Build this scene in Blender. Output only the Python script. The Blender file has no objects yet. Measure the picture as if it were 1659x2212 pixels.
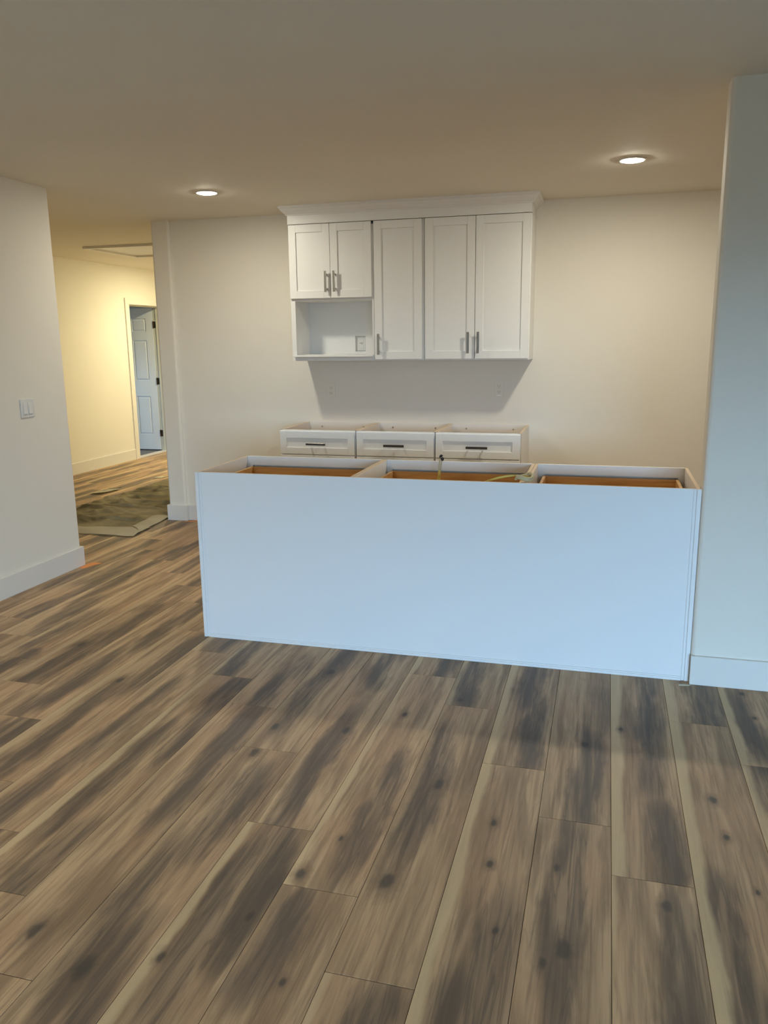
import bpy, bmesh, math, random
from mathutils import Vector, Matrix, noise

C = bpy.context.scene.collection
sc = bpy.context.scene
HC = 2.484                      # ceiling height

# ---------------------------------------------------------------- camera
F_PX, YAW, PITCH, ROLL, CAM_H = 1733.4, 0.2699, -0.2101, -0.0120, 1.5119
cd = bpy.data.cameras.new('camera'); cam = bpy.data.objects.new('camera', cd); C.objects.link(cam)
cd.sensor_fit = 'HORIZONTAL'; cd.sensor_width = 36.0; cd.lens = 36.0 * F_PX / 1659.0
cd.clip_start = 0.05; cd.clip_end = 60
fw = Vector((-math.sin(YAW) * math.cos(PITCH), math.cos(YAW) * math.cos(PITCH), math.sin(PITCH)))
rt = Vector((math.cos(YAW), math.sin(YAW), 0)); up = rt.cross(fw)
r2 = math.cos(ROLL) * rt + math.sin(ROLL) * up; u2 = -math.sin(ROLL) * rt + math.cos(ROLL) * up
M = Matrix((r2, u2, -fw)).transposed().to_4x4(); M.translation = Vector((0, 0, CAM_H))
cam.matrix_world = M
sc.camera = cam

# ---------------------------------------------------------------- world, exposure
LAMP_E = 73.0                   # right kitchen lamp
LAMP_L = 50.0                   # left kitchen lamp
FILL_E = 60.0                  # fill lamp added in the front room, out of view
HALL_E = 125.0                   # hall lamp
SKY_E = 4.9
w = bpy.data.worlds.new('sky'); sc.world = w; w.use_nodes = True
nt = w.node_tree; nt.nodes.clear()
o_ = nt.nodes.new('ShaderNodeOutputWorld'); b_ = nt.nodes.new('ShaderNodeBackground')
tc = nt.nodes.new('ShaderNodeTexCoord'); sx = nt.nodes.new('ShaderNodeSeparateXYZ'); rp = nt.nodes.new('ShaderNodeValToRGB')
mr = nt.nodes.new('ShaderNodeMapRange'); mr.inputs[1].default_value = -1; mr.inputs[2].default_value = 1
nt.links.new(tc.outputs['Generated'], sx.inputs[0]); nt.links.new(sx.outputs['Z'], mr.inputs[0])
nt.links.new(mr.outputs[0], rp.inputs[0]); nt.links.new(rp.outputs[0], b_.inputs[0]); nt.links.new(b_.outputs[0], o_.inputs[0])
e = rp.color_ramp.elements
e[0].position = 0.0; e[0].color = (0.02, 0.022, 0.02, 1)
e[1].position = 1.0; e[1].color = (0.25, 0.54, 1.0, 1)
for p_, c_ in ((0.49, (0.015, 0.02, 0.02, 1)), (0.51, (0.42, 0.70, 1.0, 1))):
    n_ = e.new(p_); n_.color = c_
b_.inputs[1].default_value = SKY_E
sc.view_settings.view_transform = 'Standard'; sc.view_settings.look = 'None'
sc.view_settings.gamma = 1.0; sc.view_settings.use_curve_mapping = False
sc.view_settings.exposure = 3.0
sc.cycles.max_bounces = 10; sc.cycles.diffuse_bounces = 6
sc.cycles.sample_clamp_indirect = 8.0
try: sc.cycles.use_denoising = True
except Exception: pass

def portal(name, loc, rot, sx_, sy_):
    ld = bpy.data.lights.new(name, 'AREA'); ld.shape = 'RECTANGLE'; ld.size = sx_; ld.size_y = sy_
    ld.cycles.is_portal = True
    lo = bpy.data.objects.new(name, ld); C.objects.link(lo); lo.location = loc; lo.rotation_euler = rot
WIN = (0.60, 3.40, 0.0, 2.02)      # window opening in the wall behind the camera
portal('window_portal', ((WIN[0] + WIN[1]) / 2, -4.63, (WIN[2] + WIN[3]) / 2), (math.radians(90), 0, 0), WIN[1] - WIN[0], WIN[3] - WIN[2])

# ---------------------------------------------------------------- materials
MATS = {}
def mat(name, col, rough=0.6, metal=0.0, bump=0.0, bscale=300, var=0.0, spec=0.5, coat=0.0):
    m = bpy.data.materials.new(name); m.use_nodes = True; n = m.node_tree; b = n.nodes['Principled BSDF']
    b.inputs['Roughness'].default_value = rough; b.inputs['Metallic'].default_value = metal
    b.inputs['Specular IOR Level'].default_value = spec
    b.inputs['Coat Weight'].default_value = coat
    t = n.nodes.new('ShaderNodeTexCoord')
    nz = n.nodes.new('ShaderNodeTexNoise'); nz.inputs['Scale'].default_value = 2.3; nz.inputs['Detail'].default_value = 4
    n.links.new(t.outputs['Object'], nz.inputs['Vector'])
    mx = n.nodes.new('ShaderNodeMix'); mx.data_type = 'RGBA'
    mx.inputs[6].default_value = tuple(max(0, c * (1 - var)) for c in col) + (1,)
    mx.inputs[7].default_value = tuple(min(1, c * (1 + var)) for c in col) + (1,)
    n.links.new(nz.outputs['Fac'], mx.inputs[0]); n.links.new(mx.outputs[2], b.inputs['Base Color'])
    if bump:
        n2 = n.nodes.new('ShaderNodeTexNoise'); n2.inputs['Scale'].default_value = bscale; n2.inputs['Detail'].default_value = 3
        n.links.new(t.outputs['Object'], n2.inputs['Vector'])
        bp = n.nodes.new('ShaderNodeBump'); bp.inputs['Strength'].default_value = bump; bp.inputs['Distance'].default_value = 0.002
        n.links.new(n2.outputs['Fac'], bp.inputs['Height']); n.links.new(bp.outputs[0], b.inputs['Normal'])
    MATS[name] = m; return m
WALL = mat('wall_paint', (0.78, 0.74, 0.66), 0.75, bump=0.25, bscale=160, var=0.02)
DIM = mat('low_bounce_wall', (0.22, 0.20, 0.17), 0.8)  # unseen rear and east walls, darkened to cut bounce light
CEIL = mat('ceiling_paint', (0.78, 0.73, 0.63), 0.8, bump=0.3, bscale=120, var=0.03)
TRIM = mat('trim_paint', (0.74, 0.71, 0.66), 0.4, var=0.01)
CAB = mat('cabinet_white', (0.80, 0.79, 0.77), 0.38, var=0.01)
PANEL = mat('panel_white', (0.80, 0.80, 0.80), 0.42, var=0.01)
CABIN = mat('cabinet_interior', (0.78, 0.75, 0.71), 0.5, var=0.02)
NICK = mat('brushed_nickel', (0.50, 0.48, 0.45), 0.28, 1.0, var=0.05)
PLATE = mat('outlet_plastic', (0.78, 0.74, 0.64), 0.4)
PLATEW = mat('switch_plastic', (0.72, 0.71, 0.69), 0.35)
SLOT = mat('slot_dark', (0.05, 0.045, 0.04), 0.6)
ORANGE = mat('orange_tape', (0.72, 0.26, 0.07), 0.6, var=0.1)
YEL = mat('yellow_sheath', (0.62, 0.50, 0.12), 0.5, var=0.1)
PALE = mat('pale_wire', (0.50, 0.44, 0.27), 0.5, var=0.08)
BLACK = mat('black_cap', (0.012, 0.012, 0.012), 0.5)
BRONZE = mat('dark_bronze', (0.06, 0.04, 0.02), 0.4, 0.7)
DOORW = mat('door_paint', (0.72, 0.74, 0.76), 0.45)
JAMB = mat('jamb_paint', (0.62, 0.60, 0.50), 0.5)
CARPET = mat('far_room_floor', (0.13, 0.13, 0.15), 0.9, bump=0.5, bscale=90, var=0.3)
THRESH = mat('threshold_light', (0.62, 0.56, 0.52), 0.5, var=0.2)
PAPER = mat('paper_scrap', (0.80, 0.76, 0.62), 0.7, var=0.1)
SUB = mat('subfloor', (0.05, 0.045, 0.04), 0.9)
EDGE = mat('raw_edge', (0.66, 0.52, 0.38), 0.7, var=0.15)
SPLINT = mat('splinter_wood', (0.55, 0.50, 0.36), 0.7, var=0.2)

def wood(name, c0, c1, c2, axis='X', scale=1.0):
    m = bpy.data.materials.new(name); m.use_nodes = True; n = m.node_tree; b = n.nodes['Principled BSDF']
    b.inputs['Roughness'].default_value = 0.45
    t = n.nodes.new('ShaderNodeTexCoord'); mp = n.nodes.new('ShaderNodeMapping')
    mp.inputs['Scale'].default_value = (1.6 * scale, 26 * scale, 34 * scale) if axis == 'X' else (26 * scale, 1.6 * scale, 34 * scale)
    n.links.new(t.outputs['Object'], mp.inputs[0])
    a = n.nodes.new('ShaderNodeTexNoise'); a.inputs['Scale'].default_value = 1.4; a.inputs['Detail'].default_value = 6; a.inputs['Distortion'].default_value = 0.9
    n.links.new(mp.outputs[0], a.inputs['Vector'])
    r = n.nodes.new('ShaderNodeValToRGB'); el = r.color_ramp.elements
    el[0].position = 0.3; el[0].color = c0 + (1,); el[1].position = 0.7; el[1].color = c2 + (1,)
    k = el.new(0.5); k.color = c1 + (1,)
    n.links.new(a.outputs['Fac'], r.inputs[0]); n.links.new(r.outputs[0], b.inputs['Base Color'])
    return m
HONEY = wood('honey_wood', (0.40, 0.21, 0.07), (0.58, 0.33, 0.12), (0.72, 0.45, 0.19))

# ---- plank material: grain from noise, per-plank streaks, sapwood strip and knots from object properties
def plank_material():
    m = bpy.data.materials.new('oak_plank'); m.use_nodes = True; n = m.node_tree; L = n.links
    b = n.nodes['Principled BSDF']; b.inputs['Roughness'].default_value = 0.50
    b.inputs['Specular IOR Level'].default_value = 0.35
    def N(t, **k):
        x = n.nodes.new(t)
        for a_, v_ in k.items(): setattr(x, a_, v_)
        return x
    def put(sock, v):
        if hasattr(v, 'is_output') or isinstance(v, bpy.types.NodeSocket): L.new(v, sock)
        else: sock.default_value = v
    def MA(op, a, c=None, d=None, clamp=False):
        x = N('ShaderNodeMath', operation=op); x.use_clamp = clamp
        put(x.inputs[0], a)
        if c is not None: put(x.inputs[1], c)
        if d is not None: put(x.inputs[2], d)
        return x.outputs[0]
    def SS(v, lo, hi):       # smoothstep 0..1
        x = N('ShaderNodeMapRange', interpolation_type='SMOOTHSTEP'); put(x.inputs[0], v); put(x.inputs[1], lo); put(x.inputs[2], hi); return x.outputs[0]
    def MIX(f, a, c):
        x = N('ShaderNodeMix', data_type='RGBA'); put(x.inputs[0], f)
        put(x.inputs[6], a); put(x.inputs[7], c); return x.outputs[2]
    def ATT(nm):
        a = N('ShaderNodeAttribute', attribute_type='OBJECT', attribute_name=nm); s = N('ShaderNodeSeparateXYZ'); L.new(a.outputs['Vector'], s.inputs[0]); return s.outputs
    tcn = N('ShaderNodeTexCoord'); sep = N('ShaderNodeSeparateXYZ'); L.new(tcn.outputs['Object'], sep.inputs[0])
    X, Y = sep.outputs[0], sep.outputs[1]
    oi = N('ShaderNodeObjectInfo'); seed = MA('MULTIPLY', oi.outputs['Random'], 37.0)
    def NOISE(sx_, sy_, det=3, dist=0.0, off=0.0):
        cx = N('ShaderNodeCombineXYZ'); put(cx.inputs[0], MA('MULTIPLY', X, sx_)); put(cx.inputs[1], MA('MULTIPLY', Y, sy_)); put(cx.inputs[2], MA('ADD', seed, off))
        z = N('ShaderNodeTexNoise'); z.inputs['Scale'].default_value = 1.0; z.inputs['Detail'].default_value = det; z.inputs['Distortion'].default_value = dist
        L.new(cx.outputs[0], z.inputs['Vector']); return z.outputs['Fac']
    wob = MA('SUBTRACT', NOISE(6, 2.6, 4, off=3), 0.5)              # slow sideways wander
    wob2 = MA('SUBTRACT', NOISE(26, 5, 4, 0.6, off=9), 0.5)
    Xw = MA('ADD', X, MA('ADD', MA('MULTIPLY', wob, 0.15), MA('MULTIPLY', wob2, 0.055)))
    g1 = NOISE(17, 1.3, 4, 0.7, 1); g2 = NOISE(85, 3.0, 4, 0.4, 5); g3 = NOISE(300, 9, 2, 0, 7); g4 = NOISE(5, 2.0, 3, 0.5, 12)
    base = MIX(SS(g1, 0.33, 0.68), (0.253, 0.163, 0.093, 1), (0.524, 0.359, 0.209, 1))
    base = MIX(MA('MULTIPLY', SS(g4, 0.40, 0.66), 0.55), base, (0.464, 0.283, 0.158, 1))
    base = MIX(MA('MULTIPLY', SS(g2, 0.48, 0.72), 0.55), base, (0.180, 0.120, 0.072, 1))
    base = MIX(MA('MULTIPLY', SS(g3, 0.50, 0.80), 0.20), base, (0.610, 0.459, 0.293, 1))
    tone = ATT('tone')                                              # x: tone, y: sap width, z: sap strength
    # dark heartwood streaks
    tot = None
    for i in (1, 2, 3, 4):
        s = ATT('s%d' % i)
        dx = MA('DIVIDE', MA('SUBTRACT', Xw, s[0]), 0.056)
        dy = MA('DIVIDE', MA('SUBTRACT', Y, s[1]), MA('MAXIMUM', s[2], 0.001))
        d = MA('ADD', MA('MULTIPLY', dx, dx), MA('POWER', MA('ABSOLUTE', dy), 4.0))
        v = SS(d, 1.6, 0.0)
        tot = v if tot is None else MA('MAXIMUM', tot, v)
    tex = MA('ADD', 0.42, MA('MULTIPLY', SS(g1, 0.7, 0.35), 0.45))
    vein = SS(MA('ABSOLUTE', MA('SUBTRACT', NOISE(30, 1.9, 3, 1.1, 21), 0.5)), 0.075, 0.0)     # thin dark veins, mostly inside the heartwood
    base = MIX(MA('MULTIPLY', vein, MA('ADD', 0.16, MA('MULTIPLY', tot, 0.34))), base, (0.085, 0.063, 0.046, 1))
    base = MIX(MA('MULTIPLY', tot, tex, clamp=True), base, (0.103, 0.077, 0.058, 1))
    # pale sapwood strip on one long edge
    sw = MA('MULTIPLY', SS(MA('ADD', MA('ABSOLUTE', X), MA('MULTIPLY', wob, 0.055)), MA('MULTIPLY', tone[1], 1.25), MA('MULTIPLY', tone[1], 0.65)), tone[2])
    base = MIX(MA('MULTIPLY', sw, MA('ADD', 0.35, MA('MULTIPLY', g2, 0.6)), clamp=True), base, (0.677, 0.522, 0.308, 1))
    # knots
    for i in (1, 2, 3):
        k = ATT('k%d' % i)
        dx = MA('SUBTRACT', MA('ADD', X, MA('MULTIPLY', wob2, 0.02)), k[0]); dy = MA('MULTIPLY', MA('SUBTRACT', Y, k[1]), 0.55)
        d = MA('DIVIDE', MA('SQRT', MA('ADD', MA('MULTIPLY', dx, dx), MA('MULTIPLY', dy, dy))), MA('MAXIMUM', MA('MULTIPLY', k[2], MA('ADD', 0.7, MA('MULTIPLY', NOISE(60, 40, 2, off=31), 0.9))), 0.0005))
        base = MIX(MA('MULTIPLY', SS(d, 2.4, 0.6), 0.50), base, (0.142, 0.095, 0.062, 1))
        base = MIX(MA('MULTIPLY', SS(d, 1.05, 0.35), 0.80), base, (0.057, 0.048, 0.040, 1))
    hs = N('ShaderNodeHueSaturation'); L.new(base, hs.inputs['Color']); put(hs.inputs['Value'], MA('MULTIPLY', tone[0], 1.12)); L.new(hs.outputs[0], b.inputs['Base Color'])
    bp = N('ShaderNodeBump'); bp.inputs['Strength'].default_value = 0.12; bp.inputs['Distance'].default_value = 0.001
    L.new(g2, bp.inputs['Height']); L.new(bp.outputs[0], b.inputs['Normal'])
    L.new(MA('ADD', 0.42, MA('MULTIPLY', g2, 0.22)), b.inputs['Roughness'])
    return m
PLANK = plank_material()

def cloth_material():
    m = bpy.data.materials.new('drop_cloth'); m.use_nodes = True; n = m.node_tree; b = n.nodes['Principled BSDF']; b.inputs['Roughness'].default_value = 0.9
    t = n.nodes.new('ShaderNodeTexCoord'); z = n.nodes.new('ShaderNodeTexNoise'); z.inputs['Scale'].default_value = 2.6; z.inputs['Detail'].default_value = 6; z.inputs['Distortion'].default_value = 0.8
    n.links.new(t.outputs['Object'], z.inputs['Vector'])
    r = n.nodes.new('ShaderNodeValToRGB'); el = r.color_ramp.elements
    el[0].position = 0.32; el[0].color = (0.10, 0.085, 0.045, 1); el[1].position = 0.68; el[1].color = (0.33, 0.28, 0.17, 1)
    k = el.new(0.45); k.color = (0.22, 0.185, 0.105, 1)
    n.links.new(z.outputs['Fac'], r.inputs[0]); n.links.new(r.outputs[0], b.inputs['Base Color'])
    return m
CLOTH = cloth_material()
CLOTH2 = mat('cloth_underside', (0.40, 0.36, 0.27), 0.9, bump=0.8, bscale=22, var=0.35)

def emit(name, col, s):
    m = bpy.data.materials.new(name); m.use_nodes = True; n = m.node_tree; n.nodes.clear()
    o = n.nodes.new('ShaderNodeOutputMaterial'); e_ = n.nodes.new('ShaderNodeEmission')
    e_.inputs[0].default_value = col + (1,); e_.inputs[1].default_value = s; n.links.new(e_.outputs[0], o.inputs[0]); return m
LAMP = emit('lamp_diffuser', (1.0, 0.945, 0.785), LAMP_E)
LAMPL = emit('left_lamp_diffuser', (1.0, 0.945, 0.785), LAMP_L)
FILL_LAMP = emit('front_fill_diffuser', (1.0, 0.935, 0.76), FILL_E)
HLAMP = emit('hall_lamp_diffuser', (1.0, 0.91, 0.56), HALL_E)

# ---------------------------------------------------------------- mesh helpers
def bx(bm, x0, x1, y0, y1, z0, z1, bev=0.0, seg=1):
    vs = [bm.verts.new((x, y, z)) for x in (x0, x1) for y in (y0, y1) for z in (z0, z1)]
    idx = [(0, 1, 3, 2), (4, 6, 7, 5), (0, 4, 5, 1), (2, 3, 7, 6), (0, 2, 6, 4), (1, 5, 7, 3)]
    fs = [bm.faces.new([vs[i] for i in f]) for f in idx]
    if bev > 0:
        es = {ed for f in fs for ed in f.edges}
        bmesh.ops.bevel(bm, geom=list(es), offset=bev, segments=seg, profile=0.5, affect='EDGES')
    return fs
def cyl(bm, c, r, h, axis='Z', seg=24, r2_=None):
    ret = bmesh.ops.create_cone(bm, cap_ends=True, segments=seg, radius1=r, radius2=r if r2_ is None else r2_, depth=h)
    R = {'Z': Matrix.Identity(4), 'Y': Matrix.Rotation(math.radians(90), 4, 'X'), 'X': Matrix.Rotation(math.radians(90), 4, 'Y')}[axis]
    bmesh.ops.transform(bm, matrix=Matrix.Translation(c) @ R, verts=ret['verts'])
def tube(bm, pts, r, seg=8, flat=1.0):
    pts = [Vector(p) for p in pts]; rings = []
    for i, p in enumerate(pts):
        d = (pts[min(i + 1, len(pts) - 1)] - pts[max(i - 1, 0)]).normalized()
        a = d.cross(Vector((0.13, 0.2, 1.0))).normalized(); c = d.cross(a).normalized()
        rings.append([bm.verts.new(p + a * r * math.cos(2 * math.pi * k / seg) + c * r * flat * math.sin(2 * math.pi * k / seg)) for k in range(seg)])
    for i in range(len(rings) - 1):
        for k in range(seg):
            bm.faces.new((rings[i][k], rings[i][(k + 1) % seg], rings[i + 1][(k + 1) % seg], rings[i + 1][k]))
    bm.faces.new(rings[0][::-1]); bm.faces.new(rings[-1])
def spline(pts, n=8):
    pts = [Vector(p) for p in pts]; out = []
    for i in range(len(pts) - 1):
        a = pts[max(i - 1, 0)]; b = pts[i]; c = pts[i + 1]; d = pts[min(i + 2, len(pts) - 1)]
        for k in range(n):
            t = k / n
            out.append(0.5 * ((2 * b) + (c - a) * t + (2 * a - 5 * b + 4 * c - d) * t * t + (-a + 3 * b - 3 * c + d) * t ** 3))
    out.append(pts[-1]); return out

def root_loc(p):
    while p is not None and p.parent is not None: p = p.parent
    return p.location.copy() if p is not None else Vector((0, 0, 0))
def obj(name, bm, m, parent=None, top=None, smooth=False, loc=None):
    """links a bmesh given in WORLD coordinates as one mesh object; loc = own origin when top-level"""
    off = root_loc(parent) if parent else (Vector(loc) if loc else Vector((0, 0, 0)))
    bmesh.ops.recalc_face_normals(bm, faces=bm.faces)
    bmesh.ops.translate(bm, vec=-off, verts=bm.verts)
    me = bpy.data.meshes.new(name)
    if smooth:
        for f in bm.faces: f.smooth = True
    if top:
        for f in bm.faces:
            if f.normal.z > 0.9: f.material_index = 1
    bm.to_mesh(me); bm.free()
    me.materials.append(m)
    if top: me.materials.append(top)
    o = bpy.data.objects.new(name, me); C.objects.link(o)
    if parent: o.parent = parent
    else: o.location = off
    return o
def B(name, boxes, m, parent=None, bev=0.0, top=None, loc=None, seg=1):
    bm = bmesh.new()
    for b in boxes: bx(bm, *b, bev, seg)
    return obj(name, bm, m, parent, top, loc=loc)
def tag(o, label, cat, group=None):
    o['label'] = label; o['category'] = cat
    if group: o['group'] = group
    return o
def thing(name, label, cat, loc, group=None):
    o = bpy.data.objects.new(name, None); C.objects.link(o); o.location = loc; o.empty_display_size = 0.1
    return tag(o, label, cat, group)
def struct(o): o['kind'] = 'structure'; return o

# ---------------------------------------------------------------- room shell
XL, YL = -3.487, 4.667          # left wall face, its end
XP0, XP1, YP = -3.640, -3.478, 6.125    # partition wall end seen beside the back wall
YB = 6.160                       # back wall face
XH = -6.044                      # hall left wall face
XS, YS0, YS1 = 0.4128, 3.583, 3.713      # short wall right of the island
XE = 4.20                        # east end of the front room
XK = 2.90                        # east end of the kitchen
YR = -4.50                       # rear wall face

def wall(name, x0, x1, y0, y1, z0=0.0, z1=HC, round_at=(), m=None):
    """box wall; vertical corners listed in round_at get a rounded bullnose"""
    bm = bmesh.new(); bx(bm, x0, x1, y0, y1, z0, z1)
    if round_at:
        es = [ed for ed in bm.edges if abs(ed.verts[0].co.z - ed.verts[1].co.z) > 0.1 and any(abs(ed.verts[0].co.x - a) < 1e-4 and abs(ed.verts[0].co.y - b) < 1e-4 for a, b in round_at)]
        bmesh.ops.bevel(bm, geom=es, offset=0.019, segments=6, profile=0.5, affect='EDGES')
    return struct(obj(name, bm, m or WALL))
wall('wall_left', -3.63, XL, YR, YL, round_at=[(XL, YL), (-3.63, YL)])
wall('wall_partition', XP0, XP1, YP, 11.0, round_at=[(XP0, YP), (XP1, YP)])
wall('wall_back', XP1, XK, YB, YB + 0.12)
wall('wall_right', XS, XE, YS0, YS1, round_at=[(XS, YS0), (XS, YS1)])
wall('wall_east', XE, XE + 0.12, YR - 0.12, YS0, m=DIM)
wall('wall_kitchen', XK, XK + 0.12, YS1, YB + 0.12)
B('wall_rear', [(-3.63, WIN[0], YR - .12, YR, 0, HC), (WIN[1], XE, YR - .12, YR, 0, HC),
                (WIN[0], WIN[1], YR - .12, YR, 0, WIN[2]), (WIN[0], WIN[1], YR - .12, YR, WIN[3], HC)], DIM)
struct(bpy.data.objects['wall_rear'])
win = struct(B('window_1', [(WIN[0], WIN[0] + .04, YR - .09, YR - .03, WIN[2], WIN[3]), (WIN[1] - .04, WIN[1], YR - .09, YR - .03, WIN[2], WIN[3]),
                (WIN[0], WIN[1], YR - .09, YR - .03, WIN[2], WIN[2] + .04), (WIN[0], WIN[1], YR - .09, YR - .03, WIN[3] - .04, WIN[3]),
                ((WIN[0] + WIN[1]) / 2 - .02, (WIN[0] + WIN[1]) / 2 + .02, YR - .09, YR - .03, WIN[2], WIN[3])], TRIM))
# hall
DY0, DY1, DZ = 9.505, 10.285, 2.010      # door opening in the hall's left wall
o = struct(B('wall_hall_left', [(XH - .12, XH, YL - .12, DY0 - .02, 0, HC), (XH - .12, XH, DY1 + .02, 11.0, 0, HC), (XH - .12, XH, DY0 - .02, DY1 + .02, DZ + .02, HC)], WALL))
wall('wall_hall_near', XH, -3.63, YL - .12, YL - 0.001)
wall('wall_hall_far', XH - .12, XP1, 11.0, 11.12)
# far room beyond the hall door
FW = (8.6, 9.2, 0.9, 1.6)
struct(B('wall_far_room', [(-9.12, -9.0, 8.0, FW[0], 0, HC), (-9.12, -9.0, FW[1], 11.12, 0, HC), (-9.12, -9.0, FW[0], FW[1], 0, FW[2]), (-9.12, -9.0, FW[0], FW[1], FW[3], HC),
                           (-9.0, XH - .12, 7.88, 8.0, 0, HC), (-9.0, XH - .12, 11.0, 11.12, 0, HC)], WALL))
portal('far_room_portal', (-9.13, (FW[0] + FW[1]) / 2, (FW[2] + FW[3]) / 2), (math.radians(90), 0, math.radians(-90)), FW[1] - FW[0], FW[3] - FW[2])
struct(B('ceiling', [(-9.12, XE + .12, YR - .12, 11.12, HC, HC + .1)], CEIL))

# floor: slab with every plank its own child
floor = struct(B('floor', [(XH - .12, XE + .12, YR - .12, 11.12, -0.10, -0.0085)], SUB))
struct(B('floor_far_room', [(-9.12, XH - .12, 7.88, 11.12, -0.10, -0.004)], CARPET))
X0, PW, PL = 0.0745, 0.2263, 1.524
JY = {-28: .3, -27: .9, -16: 3.93, -15: 3.62, -14: 3.385, -13: 3.115, -12: 2.872, -11: 2.572, -10: 3.66, -9: 3.412, -8: 3.162, -7: 2.905, -6: 2.572, -5: 2.124,
      -4: 1.866, -3: 3.112, -2: 2.672, -1: 2.380, 0: 2.138, 1: 3.182, 2: 2.887}
# dark streaks (column, fraction across, y0, y1), knots (column, fraction, y, radius), sapwood strips (column, y0, y1, strength, width)
STREAK = [(-8, .78, 2.46, 3.15), (-8, .30, 1.95, 2.60), (-8, .78, 1.64, 1.95), (-8, .26, 3.17, 3.62), (-5, .63, 1.90, 2.12), (-5, .78, 1.58, 1.90), (-5, .45, 1.40, 2.0),
    (-6, .30, 1.35, 1.95), (-6, .59, 1.95, 2.4), (-6, .37, 2.75, 3.55), (-5, .42, 2.14, 2.9), (-7, .66, 2.1, 2.88), (-10, .82, 2.9, 3.6), (-10, .50, 2.2, 2.95), (-11, .75, 3.4, 4.3),
    (-11, .5, 2.6, 3.3), (-12, .66, 2.88, 3.9), (-15, .80, 3.6, 4.6), (-14, .75, 3.4, 4.0), (-14, .3, 4.0, 5.3), (-13, .34, 3.3, 3.8), (-13, .63, 2.9, 3.2), (-9, .55, 2.3, 3.0), (-9, .4, 1.9, 2.3),
    (-2, .50, 3.2, 3.62), (-2, .70, 2.68, 3.2), (-1, .43, 1.62, 2.30), (0, .66, 2.72, 3.62), (0, .72, 2.14, 2.50), (0, .74, 1.45, 2.06), (1, .55, 3.19, 3.50), (-1, .60, 2.39, 2.95), (2, .35, 2.60, 2.88),
    (-3, .27, 3.15, 3.55), (-3, .30, 2.15, 2.85), (1, .30, 1.7, 2.15), (-5, .55, 3.25, 3.64), (-4, .3, 1.5, 1.8), (-3, .7, 1.3, 1.55), (-6, .75, 1.2, 1.6), (-4, .7, 2.0, 2.6)]
KNOT = [(-6, .26, 2.75, .017), (-6, .28, 2.54, .020), (-5, .52, 2.79, .019), (-6, .44, 3.32, .020), (-6, .42, 1.45, .026), (-5, .16, 1.53, .012), (-4, .15, 1.92, .016), (-4, .61, 1.53, .010),
    (-7, .52, 1.53, .022), (-4, .42, 2.11, .009), (-5, .85, 1.72, .012), (-4, .37, 2.98, .013), (-3, .25, 3.17, .013), (-3, .45, 2.49, .024), (-2, .40, 2.31, .012), (-2, .47, 2.10, .011),
    (-3, .27, 1.95, .024), (-1, .49, 1.81, .024), (-1, .32, 2.13, .012), (0, .64, 2.04, .016), (1, .45, 2.62, .013), (1, .51, 2.41, .011), (-1, .59, 2.90, .014), (0, .16, 3.06, .010),
    (2, .41, 3.52, .012), (2, .49, 3.29, .009), (-1, .26, 1.75, .013), (-2, .71, 1.83, .009), (-2, .47, 1.60, .013), (1, .73, 2.16, .008), (-12, .4, 3.35, .02), (-10, .4, 3.0, .016), (-14, .35, 4.5, .018)]
SAP = [(-4, 1.87, 3.6, .75, .024), (-5, 1.0, 2.12, .95, .034), (-7, 1.38, 2.90, .35, .02), (-8, 1.64, 3.15, .90, .030), (-8, 3.17, 4.6, .6, .025), (-9, 1.9, 3.4, .30, .02), (-10, 2.15, 3.65, .65, .034),
    (-12, 2.88, 4.4, .75, .034), (-15, 3.0, 5.2, .5, .03), (-14, 3.4, 4.9, .5, .03), (-11, 2.6, 4.0, .25, .02), (-13, 3.1, 5.4, .5, .03), (-3, .5, 1.55, .75, .028), (-2, 2.68, 4.1, .85, .034), (-2, 1.16, 2.66, .95, .036), (0, 2.15, 3.62, .9, .042),
    (0, .6, 2.12, .35, .016), (1, 3.19, 4.6, .9, .036), (1, 1.67, 3.17, .95, .040), (2, 2.9, 4.4, .8, .036), (2, 1.37, 2.87, .7, .036), (-1, 2.4, 3.9, .30, .02), (-6, 2.6, 4.1, .35, .02), (-3, 3.12, 4.5, .5, .024), (-6, 1.06, 2.56, .12, .015)]
random.seed(11)
full = bmesh.new(); G = 0.0007
def plank_bm(y0, y1, x0=0.0, x1=PW):
    bm = bmesh.new(); bx(bm, x0 + G, x1 - G, y0 + G, y1 - G, -0.0085, 0.0, 0.0009); return bm
def plank_mesh(bm):
    bmesh.ops.recalc_face_normals(bm, faces=bm.faces); me = bpy.data.meshes.new('plank'); bm.to_mesh(me); bm.free(); me.materials.append(PLANK); return me
FULL = plank_mesh(plank_bm(0, PL))
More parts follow.
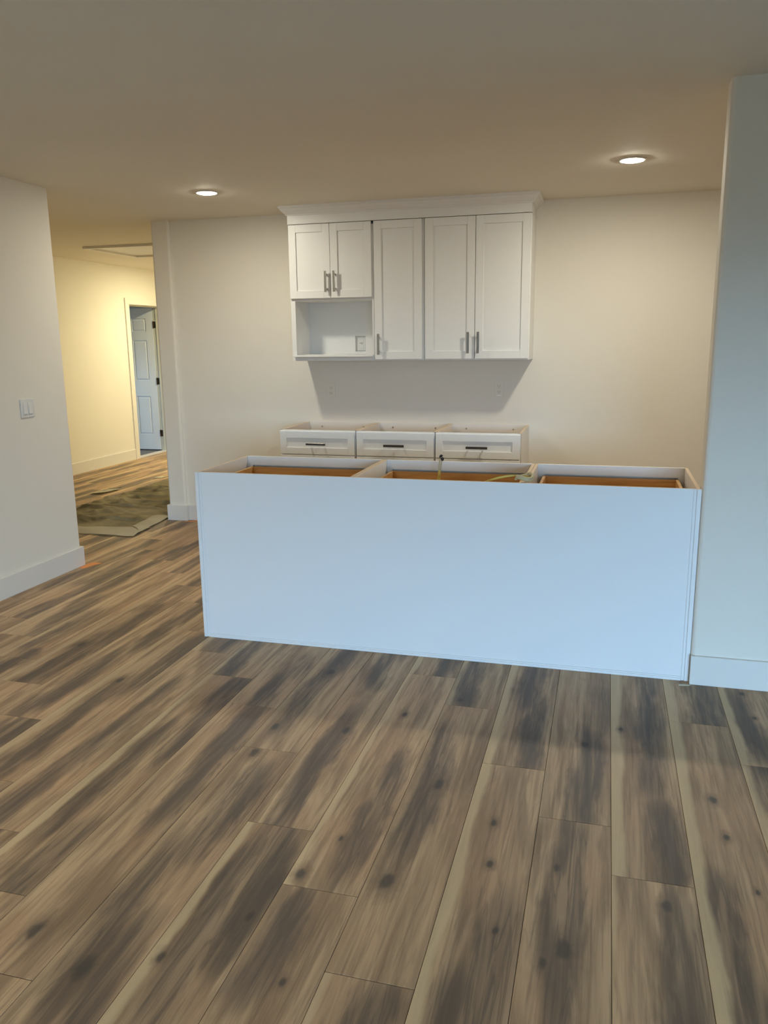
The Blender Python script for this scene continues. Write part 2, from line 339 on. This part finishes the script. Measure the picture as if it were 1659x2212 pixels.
for k in range(-28, 10):
    xk = X0 + PW * k
    main = xk + PW / 2 > XL
    ya, yb = (-0.9, YB) if main else (YL - .12, 11.0)
    xa, xb = max(xk, XH) - xk, min(xk + PW, XE) - xk
    if xb - xa < 0.02: continue
    j = JY.get(k)
    if j is None: j = random.uniform(0, PL) if random.random() < .3 else 2.9 - 0.27 * ((k * 7) % 6)
    y = j - PL * math.ceil((j - ya) / PL + 0.001)
    while y < yb - 0.01:
        c0, c1 = max(y, ya) - y, min(y + PL, yb) - y
        if c1 - c0 > 0.03:
            me = FULL if (c0 < 1e-6 and abs(c1 - PL) < 1e-6 and xa < 1e-6 and abs(xb - PW) < 1e-6) else plank_mesh(plank_bm(c0, c1, xa, xb))
            o = bpy.data.objects.new('plank', me); C.objects.link(o); o.parent = floor; o.location = (xk, y, 0)
            st = [(f * PW, (max(a, y) + min(b, y + PL)) / 2 - y, (min(b, y + PL) - max(a, y)) / 2 * 1.2 + .05) for (c, f, a, b) in STREAK if c == k and min(b, y + PL) - max(a, y) > 0.05]
            kn = [(f * PW, yy - y, r) for (c, f, yy, r) in KNOT if c == k and y < yy < y + PL]
            sp = [(s, wd) for (c, a, b, s, wd) in SAP if c == k and min(b, y + PL) - max(a, y) > 0.5]
            seen = bool(st or kn or sp)
            if not st or (len(st) < 2 and (c1 + y > 4.0 or k < -9)):
                for _ in range(random.choice((1, 2))): st.append((random.uniform(.3, .85) * PW, random.uniform(.1, PL), random.uniform(.3, .75)))
            if not kn and not seen:
                for _ in range(random.choice((0, 1, 2))): kn.append((random.uniform(.15, .85) * PW, random.uniform(.1, PL - .1), random.uniform(.007, .018)))
            s, wd = sp[0] if sp else (random.choice((0, .2, .5, .85)) if not seen else random.choice((0, .15)), random.uniform(.018, .038))
            for i in range(4): o['s%d' % (i + 1)] = [float(v) for v in (st[i] if i < len(st) else (9, 9, .01))]
            for i in range(3): o['k%d' % (i + 1)] = [float(v) for v in (kn[i] if i < len(kn) else (9, 9, .001))]
            o['tone'] = [random.uniform(.88, 1.10), wd, s]
        y += PL

# the rest of the same floor, behind the camera: one joined part
bm = bmesh.new()
for k in range(-16, 19):
    xk = X0 + PW * k; y = YR - 0.3 * ((k * 5) % 5)
    top_ = -0.9 if k < 10 else YS0
    while y < top_ - .02:
        if min(y + PL, top_) - max(y, YR) > .03: bx(bm, xk + G, min(xk + PW, XE) - G, max(y, YR) + G, min(y + PL, top_) - G, -0.0085, 0.0)
        y += PL
o = obj('rear_planks', bm, PLANK, floor); o['kind'] = 'stuff'; o['tone'] = [1.0, .02, 0.0]
for i in range(4): o['s%d' % (i + 1)] = [99.0, 99.0, .01]
for i in range(3): o['k%d' % (i + 1)] = [99.0, 99.0, .001]

# baseboards
BH, BT = 0.135, 0.014
def base(name, boxes): return struct(B(name, [b[:4] + (0.0, BH) for b in boxes], TRIM, bev=0.002))
base('baseboard_left', [(XL, XL + BT, YR, YL + BT), (-3.63 - BT, XL, YL, YL + BT)])
base('baseboard_partition', [(XP0 - BT, XP1 + BT, YP - BT, YP), (XP1, XP1 + BT, YP, YB), (XP0 - BT, XP0, YP, 11.0)])
base('baseboard_back', [(XP1 + BT, -2.336, YB - BT, YB), (-.545, XK, YB - BT, YB)])
base('baseboard_right', [(XS - 0.001, XE, YS0 - BT, YS0)])
base('baseboard_hall', [(XH, XH + BT, YL, DY0 - .1)])
base('baseboard_east', [(XE - BT, XE, YR, YS0 - BT)])
# hall door: jamb, casing, open leaf
dr = struct(bpy.data.objects.new('door_1', None)); C.objects.link(dr); dr.location = (XH, (DY0 + DY1) / 2, 0)
CW = 0.085
B('casing', [(XH, XH + .016, DY0 - CW - .01, DY0 - .006, 0, DZ + .006), (XH, XH + .016, DY1 + .006, DY1 + CW + .01, 0, DZ + .006), (XH, XH + .016, DY0 - CW - .01, DY1 + CW + .01, DZ + .006, DZ + CW)], TRIM, dr, 0.002)
B('jamb', [(XH - .122, XH + .002, DY0 - .019, DY0, 0, DZ), (XH - .122, XH + .002, DY1, DY1 + .019, 0, DZ), (XH - .122, XH + .002, DY0 - .019, DY1 + .019, DZ, DZ + .018)], JAMB, dr, 0.001)
B('door_stop', [(XH - .08, XH - .045, DY1 - .012, DY1, 0, DZ - .012), (XH - .08, XH - .045, DY0, DY0 + .012, 0, DZ - .012), (XH - .08, XH - .045, DY0, DY1, DZ - .012, DZ)], JAMB, dr)
lx1, lx0 = XH - .128, XH - .128 - .76
leafY = DY1 - .004
bm = bmesh.new(); zc = [(0.23, 0.777), (1.00, 1.56), (1.68, 1.86)]
xs = [lx0, lx0 + .115, lx0 + .335, lx0 + .425, lx1 - .115, lx1]
zs = [0.012, .23, .777, 1.0, 1.56, 1.68, 1.86, 1.998]
bx(bm, lx0 + .01, lx1 - .01, leafY + .008, leafY + .028, zs[0] + .01, zs[-1] - .01)
for a, b in ((xs[0], xs[1]), (xs[2], xs[3]), (xs[4], xs[5])): bx(bm, a, b, leafY, leafY + .036, zs[0], zs[-1])
for xa_, xb_ in ((xs[1], xs[2]), (xs[3], xs[4])):
    for a, b in ((zs[0], zs[1]), (zs[2], zs[3]), (zs[4], zs[5]), (zs[6], zs[7])): bx(bm, xa_, xb_, leafY, leafY + .036, a, b)
leaf = obj('door_leaf', bm, DOORW, dr)
for a, b in ((xs[1], xs[2]), (xs[3], xs[4])):
    for z0, z1 in zc:
        B('raised_panel', [(a + .02, b - .02, leafY + .001, leafY + .010, z0 + .02, z1 - .02)], DOORW, leaf, 0.004)
for z in (0.25, 0.99, 1.77):
    bm = bmesh.new(); bx(bm, XH - .119, XH - .083, DY1 - .004, DY1, z - .045, z + .045, .001); cyl(bm, (XH - .1235, DY1 - .008, z), .007, .095, seg=12)
    obj('hinge', bm, BRONZE, dr)
struct(B('trim_1', [(XH - .12, XH, DY0, DY1, -0.0085, 0.003)], THRESH))

# attic hatch in the hall ceiling
ht = thing('attic_hatch', 'cream framed attic hatch panel in the hallway ceiling', 'hatch', (-4.75, 7.96, HC))
hx0, hx1, hy0, hy1 = -5.20, -4.28, 7.42, 8.38
B('frame', [(hx0, hx0 + .05, hy0, hy1, HC - .024, HC), (hx1 - .05, hx1, hy0, hy1, HC - .024, HC), (hx0 + .05, hx1 - .05, hy0, hy0 + .05, HC - .024, HC), (hx0 + .05, hx1 - .05, hy1 - .05, hy1, HC - .024, HC)], TRIM, ht, .002)
B('hatch_panel', [(hx0 + .05, hx1 - .05, hy0 + .05, hy1 - .05, HC - .006, HC - .0005)], TRIM, ht)

# ---------------------------------------------------------------- cabinets
def pull(bm, x, y, z, L=0.150, vertical=True):
    """bar pull on a front facing -Y whose face is at y"""
    w_, t_ = 0.0085, 0.0045
    if vertical:
        bx(bm, x - w_, x + w_, y - .034, y - .034 + 2 * t_, z - L / 2, z + L / 2, .0015)
        for s in (-1, 1): bx(bm, x - .005, x + .005, y - .027, y, z + s * L * .34 - .005, z + s * L * .34 + .005)
    else:
        bx(bm, x - L / 2, x + L / 2, y - .034, y - .034 + 2 * t_, z - w_, z + w_, .0015)
        for s in (-1, 1): bx(bm, x + s * L * .34 - .005, x + s * L * .34 + .005, y - .027, y, z - .005, z + .005)
NICK_REFL = mat('nickel_dark_reflection', (0.10, 0.095, 0.09), 0.25, 1.0)  # nickel of the base pulls, with their dark reflections put into the colour
def shaker(name, x0, x1, z0, z1, y, parent, handle=None, fr=0.056, th=0.019, d=1, m=None, hm=None):
    """shaker front whose face is at y, looking toward -Y when d=1 (+Y when d=-1)"""
    m = m or CAB
    ya, yb = (y, y + th) if d > 0 else (y - th, y)
    o = B(name, [(x0, x0 + fr, ya, yb, z0, z1), (x1 - fr, x1, ya, yb, z0, z1), (x0 + fr, x1 - fr, ya, yb, z0, z0 + fr), (x0 + fr, x1 - fr, ya, yb, z1 - fr, z1)], m, parent, .0012)
    pa, pb = (y + .009, y + .015) if d > 0 else (y - .015, y - .009)
    B('panel', [(x0 + fr - .004, x1 - fr + .004, pa, pb, z0 + fr - .004, z1 - fr + .004)], m, o)
    if handle:
        bm = bmesh.new()
        pull(bm, handle[0], 0, handle[1], vertical=handle[2])
        if d < 0: bmesh.ops.scale(bm, vec=(1, -1, 1), verts=bm.verts)
        bmesh.ops.translate(bm, vec=(0, y, 0), verts=bm.verts)
        obj('handle', bm, hm or NICK, o)
    return o

# --- wall cabinets
UY = 5.829; UF = UY + .019       # door face, cabinet front
UT = 2.357; UB = 1.369
ca = thing('microwave_wall_cabinet', 'white wall cabinet with two short doors above an open niche', 'cabinet', (-2.0, 6.0, UB))
ax0, ax1 = -2.328, -1.676
B('body', [(ax0, ax0 + .036, UF, YB, UB, UT), (ax1 - .014, ax1, UF, YB, UB, UT), (ax0, ax1, UF, YB, UT - .02, UT), (ax0 + .036, ax1 - .014, UF, YB - .018, 1.810, 1.840), (ax0 + .036, ax1 - .014, UF, UF + .02, UB, 1.395)], CAB, ca, .001)
HX0, HX1, HZ0, HZ1 = -1.915, -1.832, 1.434, 1.553
B('back_panel', [(ax0 + .036, HX0, YB - .018, YB - .006, 1.41, 1.81), (HX1, ax1 - .014, YB - .018, YB - .006, 1.41, 1.81), (HX0, HX1, YB - .018, YB - .006, 1.41, HZ0), (HX0, HX1, YB - .018, YB - .006, HZ1, 1.81)], CAB, ca)
B('niche_shelf', [(ax0 + .018, ax1 - .006, UY - .002, YB - .018, 1.398, 1.414)], CAB, ca, .001)
shaker('door', ax0 + .004, -2.004, 1.828, UT - .002, UY, ca, (-2.032, 1.945, True))
shaker('door', -2.001, ax1 - .011, 1.828, UT - .002, UY, ca, (-1.966, 1.945, True))

cb = thing('single_door_wall_cabinet', 'narrow white wall cabinet with one tall door, between the niche cabinet and the double-door one', 'cabinet', (-1.49, 6.0, UB))
bx0, bx1 = -1.674, -1.298
B('body', [(bx0, bx1, UF, YB, UB, UT)], CAB, cb, .001)
shaker('door', bx0 + .007, bx1 - .014, UB + .010, UT - .002, UY, cb, (-1.634, 1.487, True))
cc = thing('double_door_wall_cabinet', 'wide white wall cabinet with two tall doors, rightmost over the counter', 'cabinet', (-.92, 6.0, UB))
cx0, cx1 = -1.296, -.540
B('body', [(cx0, cx1, UF, YB, UB, UT)], CAB, cc, .001)
shaker('door', cx0 + .009, -.928, UB + .010, UT - .002, UY, cc, (-.970, 1.492, True))
shaker('door', -.924, cx1 - .006, UB + .010, UT - .002, UY, cc, (-.898, 1.492, True))
# frieze and crown
cr = thing('crown_molding', 'white frieze board and crown molding between wall cabinets and ceiling', 'molding', (-1.43, 6.0, UT))
B('frieze', [(ax0, cx1, UY - .001, YB, UT + .001, 2.428)], CAB, cr, .0015)
B('ledge', [(ax0 - .001, cx1 + .001, UY - .004, YB, UT + .001, UT + .008)], CAB, cr, .001)
bm = bmesh.new()
prof = [(0.0, 2.420), (.008, 2.420), (.010, 2.427), (.018, 2.433), (.036, 2.452), (.044, 2.466), (.052, 2.470), (.052, HC), (0, HC)]
path = []
for dd, z in prof:
    path.append([bm.verts.new(v) for v in ((ax0 - dd, YB, z), (ax0 - dd, UY - dd, z), (cx1 + dd, UY - dd, z), (cx1 + dd, YB, z))])
for i in range(len(path)):
    a, b = path[i], path[(i + 1) % len(path)]
    for s in range(3): bm.faces.new((a[s], a[s + 1], b[s + 1], b[s]))
bm.faces.new([p[0] for p in path]); bm.faces.new([p[3] for p in path][::-1])
obj('crown', bm, CAB, cr)

# --- base cabinets along the back wall
BY = 5.531; BZ = 0.876
def base_cabinet(x0, x1, label):
    t = thing('base_cabinet', label, 'cabinet', ((x0 + x1) / 2, 5.85, 0), 'base cabinets along the back wall')
    s = .016
    B('body', [(x0 + .001, x0 + s, BY + .02, YB, 0, BZ), (x1 - s, x1 - .001, BY + .02, YB, 0, BZ), (x0 + s, x1 - s, BY + .02, YB - .012, .10, .116),
               (x0 + s, x1 - s, YB - .012, YB, .10, BZ), (x0 + s, x1 - s, BY + .07, BY + .085, 0, .10)], CABIN, t, top=EDGE)
    B('face_frame', [(x0 + .001, x0 + .035, BY + .019, BY + .038, .10, BZ), (x1 - .035, x1 - .001, BY + .019, BY + .038, .10, BZ), (x0 + .035, x1 - .035, BY + .019, BY + .038, BZ - .032, BZ),
                     (x0 + .035, x1 - .035, BY + .019, BY + .038, .675, .705), (x0 + .035, x1 - .035, BY + .019, BY + .038, .375, .405), (x0 + .035, x1 - .035, BY + .019, BY + .038, .10, .13)], CAB, t)
    xm = (x0 + x1) / 2
    for z0, z1 in ((.699, .868), (.405, .691), (.112, .397)):
        f = shaker('drawer', x0 + .007, x1 - .007, z0, z1, BY, t, (xm, (z0 + z1) / 2 - .006, False), fr=.05, hm=NICK_REFL)
        B('drawer_box', [(x0 + .045, x0 + .058, BY + .04, YB - .06, z0 + .02, z1 - .060), (x1 - .058, x1 - .045, BY + .04, YB - .06, z0 + .02, z1 - .060),
                         (x0 + .058, x1 - .058, BY + .04, BY + .053, z0 + .02, z1 - .060), (x0 + .058, x1 - .058, YB - .073, YB - .06, z0 + .02, z1 - .060), (x0 + .05, x1 - .05, BY + .045, YB - .065, z0 + .02, z0 + .027)], HONEY, f)
    for xx in (x0 + .12, x1 - .12):
        bm = bmesh.new(); cyl(bm, (xx, YB - .0135, BZ - .035), .006, .003, 'Y', 10); obj('screw', bm, NICK, t)
    return t
base_cabinet(-2.332, -1.741, 'white three-drawer base cabinet on the back wall, leftmost of three')
base_cabinet(-1.739, -1.155, 'white three-drawer base cabinet on the back wall, middle of three')
base_cabinet(-1.153, -.552, 'white three-drawer base cabinet on the back wall, rightmost of three')

# --- island
IY = 3.6075; IF = 4.212
IX0, IX1 = -1.986, 0.4114
units = [(IX0 + .006, -1.156), (-1.154, -.342), (-.340, IX1 - .004)]
labs = ['island cabinet with open honey-wood drawer, left end of the island', 'island cabinet with an upright cable sticking out, middle of the island', 'island cabinet with open honey-wood drawer beside the blue-lit right wall']
for (x0, x1), lab in zip(units, labs):
    t = thing('island_cabinet', lab, 'cabinet', ((x0 + x1) / 2, 3.9, 0), 'kitchen island cabinets')
    s = .015; yb0 = IY + .014
    B('body', [(x0 + .0005, x0 + s, yb0, IF - .002, 0, BZ - .001), (x1 - s, x1 - .0005, yb0, IF - .002, 0, BZ - .001), (x0 + s, x1 - s, yb0, yb0 + .006, .09, BZ - .004), (x0 + s, x1 - s, yb0 + .006, IF - .02, .10, .115),
               (x0 + s, x1 - s, IF - .09, IF - .075, 0, .10)], CABIN, t, top=EDGE)
    B('face_frame', [(x0 + s, x1 - s, IF - .021, IF - .002, .826, BZ), (x0 + s, x0 + .045, IF - .021, IF - .002, .10, .826), (x1 - .045, x1 - s, IF - .021, IF - .002, .10, .826),
                     (x0 + .045, x1 - .045, IF - .021, IF - .002, .655, .69), (x0 + .045, x1 - .045, IF - .021, IF - .002, .10, .13)], CAB, t)
    xm = (x0 + x1) / 2
    f = shaker('drawer', x0 + .006, x1 - .006, .680, .862, IF + .017, t, (xm, .77, False), d=-1, fr=.05)
    bx_ = []
    a, b = x0 + .042, x1 - .042
    B('drawer_box', [(a, a + .014, yb0 + .04, IF - .028, .700, .819), (b - .014, b, yb0 + .04, IF - .028, .700, .819), (a + .014, b - .014, IF - .042, IF - .028, .700, .819), (a + .014, b - .014, yb0 + .04, yb0 + .054, .700, .800),
                     (a + .01, b - .01, yb0 + .045, IF - .035, .704, .710)], HONEY, f)
    shaker('door', x0 + .006, xm - .002, .115, .668, IF + .017, t, (xm - .04, .56, True), d=-1)
    shaker('door', xm + .002, x1 - .006, .115, .668, IF + .017, t, (xm + .04, .56, True), d=-1)
ip = thing('island_back_panel', 'long white finished panel covering the back of the kitchen island', 'panel', ((IX0 + IX1) / 2, IY, 0))
B('sheet', [(IX0 + .004, IX1 - .002, IY + .001, IY + .013, 0, BZ)], PANEL, ip, top=EDGE)
B('corner_trim', [(IX0, IX0 + .019, IY - .006, IY + .001, 0, BZ - .001), (IX0, IX0 + .004, IY, IY + .030, 0, BZ - .001), (IX0 + .019, IX0 + .032, IY - .002, IY + .001, 0, BZ - .001)], PANEL, ip, .0015)
B('corner_trim', [(IX1 - .019, IX1, IY - .006, IY + .001, 0, BZ - .001), (IX1 - .032, IX1 - .019, IY - .002, IY + .001, 0, BZ - .001)], PANEL, ip, .0015)
bm = bmesh.new()
bx(bm, IX0 + .032, IX1 - .032, IY - .008, IY + .001, 0, .013, .003, 2); bx(bm, IX0 + .032, IX1 - .032, IY - .004, IY + .001, .013, .020, .001)
obj('base_trim', bm, PANEL, ip)

# ---------------------------------------------------------------- electrics
def outlet(x, y, z, label, group=None, strip=False):
    t = thing('wall_outlet', label, 'outlet', (x, y, z), group)
    B('plate', [(x - .035, x + .035, y - .006, y, z - .058, z + .058)], PLATE, t, .003, seg=2)
    for s in (-1, 1):
        f = B('receptacle', [(x - .017, x + .017, y - .0085, y - .005, z + s * .021 - .015, z + s * .021 + .015)], PLATE, t, .002)
        B('slot', [(x - .008, x - .006, y - .0088, y - .0080, z + s * .021 - .004, z + s * .021 + .006), (x + .006, x + .008, y - .0088, y - .0080, z + s * .021 - .004, z + s * .021 + .005), (x - .002, x + .002, y - .0088, y - .0080, z + s * .021 - .011, z + s * .021 - .007)], SLOT, f)
    if strip: B('sticker', [(x - .016, x + .016, y - .0068, y - .0055, z - .052, z - .046)], mat('sticker_white', (.95, .95, .95), .3), t)
    return t
outlet(-2.130, YB, 1.130, 'almond wall outlet under the niche cabinet, left one above the base cabinets')
outlet(-.787, YB, 1.145, 'almond wall outlet with a white strip, right one above the base cabinets', strip=True)
nt_ = thing('niche_outlet', 'white outlet recessed in a cutout at the back of the open cabinet niche', 'outlet', (-1.868, YB, 1.490))
B('plate', [(-1.898, -1.836, YB - .006, YB, 1.438, 1.543)], PLATEW, nt_, .002)
f = B('receptacle', [(-1.888, -1.852, YB - .009, YB - .005, 1.455, 1.525)], PLATEW, nt_, .001)
B('slot', [(-1.883, -1.872, YB - .0095, YB - .008, 1.494, 1.497), (-1.870, -1.858, YB - .0095, YB - .008, 1.500, 1.503), (-1.870, -1.858, YB - .0095, YB - .008, 1.490, 1.493)], BRONZE, f)
# light switch on the left wall
sw = thing('light_switch', 'white double rocker light switch plate on the left wall', 'switch', (XL, 4.268, 1.127))
B('plate', [(XL, XL + .007, 4.208, 4.328, 1.070, 1.184)], PLATEW, sw, .0025, seg=2)
for yy in (4.245, 4.291):
    bm = bmesh.new(); bx(bm, XL + .006, XL + .0085, yy - .0185, yy + .0185, 1.092, 1.162, .0005)
    for v in bm.verts:
        if v.co.x > XL + .0075: v.co.x += .005 * (1 - (v.co.z - 1.092) / .07)
    obj('rocker', bm, PLATEW, sw)

# ceiling lamps
def lamp(x, y, m, label, group=None, r=.0745):
    t = thing('ceiling_light', label, 'light', (x, y, HC), group)
    bm = bmesh.new()
    N_ = 40; pr = [(r, 0.0), (r, -.004), (r - .003, -.0075), (r - .010, -.008), (r - .012, -.005), (r - .012, 0)]
    rings = [[bm.verts.new((x + a * math.cos(2 * math.pi * k / N_), y + a * math.sin(2 * math.pi * k / N_), HC + z)) for k in range(N_)] for a, z in pr]
    for i in range(len(pr)):
        a, b = rings[i], rings[(i + 1) % len(pr)]
        for k in range(N_): bm.faces.new((a[k], a[(k + 1) % N_], b[(k + 1) % N_], b[k]))
    obj('trim_ring', bm, TRIM, t, smooth=False)
    bm = bmesh.new(); pr = [(r - .0125, -.004), (r - .0135, -.0085), (r - .022, -.0108), (r * .3, -.0122)]
    rings = [[bm.verts.new((x + a * math.cos(2 * math.pi * k / N_), y + a * math.sin(2 * math.pi * k / N_), HC + z)) for k in range(N_)] for a, z in pr]
    for i in range(len(pr) - 1):
        for k in range(N_): bm.faces.new((rings[i][k], rings[i + 1][k], rings[i + 1][(k + 1) % N_], rings[i][(k + 1) % N_]))
    c_ = bm.verts.new((x, y, HC - .0125))
    for k in range(N_): bm.faces.new((rings[-1][k], c_, rings[-1][(k + 1) % N_]))
    obj('diffuser', bm, m, t, smooth=True)
    return t
lamp(-2.597, 5.104, LAMPL, 'round lit ceiling light left of the wall cabinets', 'recessed ceiling lights')
lamp(.082, 4.974, LAMP, 'round lit ceiling light at the right, near the right wall corner', 'recessed ceiling lights')
lamp(-2.4, 1.2, FILL_LAMP, 'round fill light added on the front room ceiling, nearest the left wall')  # unseen lamp, added as warm fill for island and floor
lamp(-4.75, 9.55, HLAMP, 'round warm ceiling light at the far end of the hallway', r=.09)

# ---------------------------------------------------------------- cables on the island
c1 = thing('upright_cable', 'yellow electrical cable standing up from the middle island drawer with a black tip', 'cable', (-.80, 3.98, .71))
bm = bmesh.new(); tube(bm, spline([(-.835, 3.93, .712), (-.822, 3.96, .76), (-.812, 3.99, .81), (-.808, 4.0, .858)]), .0085, 10, .75); obj('yellow_jacket', bm, YEL, c1, smooth=True)
bm = bmesh.new()
for dx in (-.004, .004): tube(bm, spline([(-.808 + dx, 4.0, .855), (-.806 + dx * 1.3, 4.0, .885), (-.800 + dx * 1.2, 4.0, .918)]), .0038, 8)
obj('bare_wires', bm, PALE, c1, smooth=True)
bm = bmesh.new(); tube(bm, spline([(-.806, 4.0, .930), (-.800, 4.0, .936), (-.793, 4.0, .932)]), .005, 8)
bmesh.ops.create_icosphere(bm, subdivisions=2, radius=.0095, matrix=Matrix.Translation((-.793, 3.998, .918)) @ Matrix.Diagonal((.9, .8, 1.1, 1)))
bmesh.ops.create_icosphere(bm, subdivisions=2, radius=.006, matrix=Matrix.Translation((-.804, 3.998, .930)))
obj('black_tip', bm, BLACK, c1, smooth=True)
c2 = thing('coiled_cable', 'yellow cable coiled over the right divider of the island', 'cable', (-.34, 3.72, .876))
bm = bmesh.new(); tube(bm, spline([(-.60, 3.76, .78), (-.56, 3.73, .838), (-.50, 3.72, .868), (-.44, 3.725, .884), (-.39, 3.73, .889), (-.345, 3.72, .888), (-.318, 3.70, .884)]), .0065, 10, .8)
obj('yellow_run', bm, YEL, c2, smooth=True)
bm = bmesh.new()
pts = []
for i in range(61):
    a = i / 60 * 2 * math.pi * 3.2
    pts.append((-.345 + .040 * math.cos(a) * (1 - .0025 * i), 3.685 + .042 * math.sin(a), .883 + .0045 * a / 6.28 + .006 * math.sin(2 * a)))
tube(bm, pts, .006, 8)
tube(bm, spline([(-.385, 3.66, .884), (-.37, 3.70, .892), (-.345, 3.78, .889), (-.335, 3.86, .886)]), .0055, 8)
obj('coil', bm, PALE, c2, smooth=True)

# ---------------------------------------------------------------- things on the floor
def flake(name, pts, m, th=.0015, lift=.0, loc=None, curl=0.0):
    bm = bmesh.new(); n_ = len(pts)
    top = [bm.verts.new((x, y, th + lift + curl * (k % 2))) for k, (x, y) in enumerate(pts)]; bot = [bm.verts.new((x, y, lift * .0 + 0.0002 + curl * (k % 2) * .8)) for k, (x, y) in enumerate(pts)]
    bm.faces.new(top); bm.faces.new(bot[::-1])
    for k in range(n_): bm.faces.new((top[k], bot[k], bot[(k + 1) % n_], top[(k + 1) % n_]))
    return obj(name, bm, m, loc=loc)
tag(flake('orange_tape', [(-3.468, 4.60), (-3.425, 4.585), (-3.415, 4.63), (-3.402, 4.69), (-3.375, 4.735), (-3.45, 4.745), (-3.468, 4.70)], ORANGE, loc=(-3.44, 4.67, 0)), 'strip of orange tape on the floor at the end of the left wall', 'tape')
tag(flake('orange_tape', [(-3.50, 6.075), (-3.40, 6.09), (-3.36, 6.12), (-3.40, 6.144), (-3.46, 6.105)], ORANGE, loc=(-3.44, 6.10, 0)), 'scrap of orange tape on the floor by the wall end behind the island', 'tape')
o = flake('wood_splinter', [(.365, 3.545), (.41, 3.552), (.418, 3.562), (.40, 3.566), (.37, 3.556)], SPLINT, .004, loc=(.39, 3.55, 0)); tag(o, 'small pale wood splinter at the right foot of the island', 'debris')
# paper scrap with curled edge in the hallway
bm = bmesh.new(); g = 8
vv = [[bm.verts.new((-5.11 + .15 * i / g + .05 * j / g, 7.04 + .30 * j / g, .004 + .010 * (i / g) ** 2 + .010 * (j / g - .5) ** 2 * 4)) for j in range(g + 1)] for i in range(g + 1)]
for i in range(g):
    for j in range(g): bm.faces.new((vv[i][j], vv[i + 1][j], vv[i + 1][j + 1], vv[i][j + 1]))
bmesh.ops.solidify(bm, geom=bm.faces[:], thickness=.002)
tag(obj('paper_scrap', bm, PAPER, smooth=True, loc=(-5.03, 7.18, 0)), 'curled pale paper scrap lying on the hallway floor', 'paper')
o = flake('wood_splinter', [(-4.97, 8.05), (-4.88, 8.07), (-4.86, 8.19), (-4.93, 8.17)], SPLINT, .01, loc=(-4.91, 8.12, 0)); tag(o, 'small wood chip on the hallway floor near the drop cloth', 'debris')

# wrinkled drop cloth running from the kitchen passage into the hall
cl0, cl1, cy0, cy1 = -4.74, -3.70, 5.47, 8.3
bm = bmesh.new(); nx, ny = 90, 200
def cz(x, y):
    u = noise.noise(Vector((x * 1.6, y * 5.0, 1.7))); v = noise.noise(Vector((x * 4.5 + 3, y * 11.0, 4.2))); f_ = noise.noise(Vector((x * 1.1, y * 1.6, 9.1)))
    z = .004 + .028 * max(0, 1 - abs(u) * 3.2) ** 2 + .018 * max(0, 1 - abs(v) * 3.0) + .040 * max(0, f_ - .12)
    ed = min(1, (x - cl0) / .04, (cl1 - x) / .05, (y - cy0) / .05)
    fl = min(1, max(0.12, (y - cy0 - .18) / .25)) * min(1, max(.12, (cl1 - x - .05) / .2))
    return .003 + z * max(0, ed) * fl
grid = []
for i in range(nx + 1):
    row = []
    for j in range(ny + 1):
        y = cy0 + (cy1 - cy0) * j / ny; t_ = i / nx
        xr = -3.592 - .10 * min(1, (y - cy0) / .74) if y < 6.21 else -3.692
        xl_ = cl0 + .02 * noise.noise(Vector((0, y * 3, 0)))
        x = xl_ + (xr - xl_) * t_
        row.append(bm.verts.new((x, y + .02 * noise.noise(Vector((x * 3, 0, 5))) * (1 if j == 0 else 0), cz(min(x, cl1 - .0), y) if t_ < 1 else .003)))
    grid.append(row)
for i in range(nx):
    for j in range(ny): bm.faces.new((grid[i][j], grid[i + 1][j], grid[i + 1][j + 1], grid[i][j + 1]))
clo = thing('drop_cloth', 'crumpled khaki drop cloth spread through the hallway opening', 'cloth', (-4.2, 6.6, 0))
obj('sheet', bm, CLOTH, clo, smooth=True)
# paler folded-over hem along the front and the right edge
bm = bmesh.new()
def strip(poly, z=.012):
    n_ = 14; a, b, c_, d_ = [Vector(p) for p in poly]; rows = []
    for i in range(n_ + 1):
        r_ = []
        for j in range(5):
            p = (a.lerp(b, i / n_)).lerp(d_.lerp(c_, i / n_), j / 4)
            r_.append(bm.verts.new((p.x, p.y, z + .006 * noise.noise(Vector((p.x * 8, p.y * 8, 0))) + (.004 if 0 < j < 4 else -.005))))
        rows.append(r_)
    for i in range(n_):
        for j in range(4): bm.faces.new((rows[i][j], rows[i + 1][j], rows[i + 1][j + 1], rows[i][j + 1]))
strip([(-4.74, 5.49), (-3.602, 5.485), (-3.63, 5.80), (-4.74, 5.66)])
strip([(-3.622, 5.62), (-3.690, 6.20), (-3.86, 6.20), (-3.80, 5.78)], .016)
obj('folded_hem', bm, CLOTH2, clo, smooth=True)
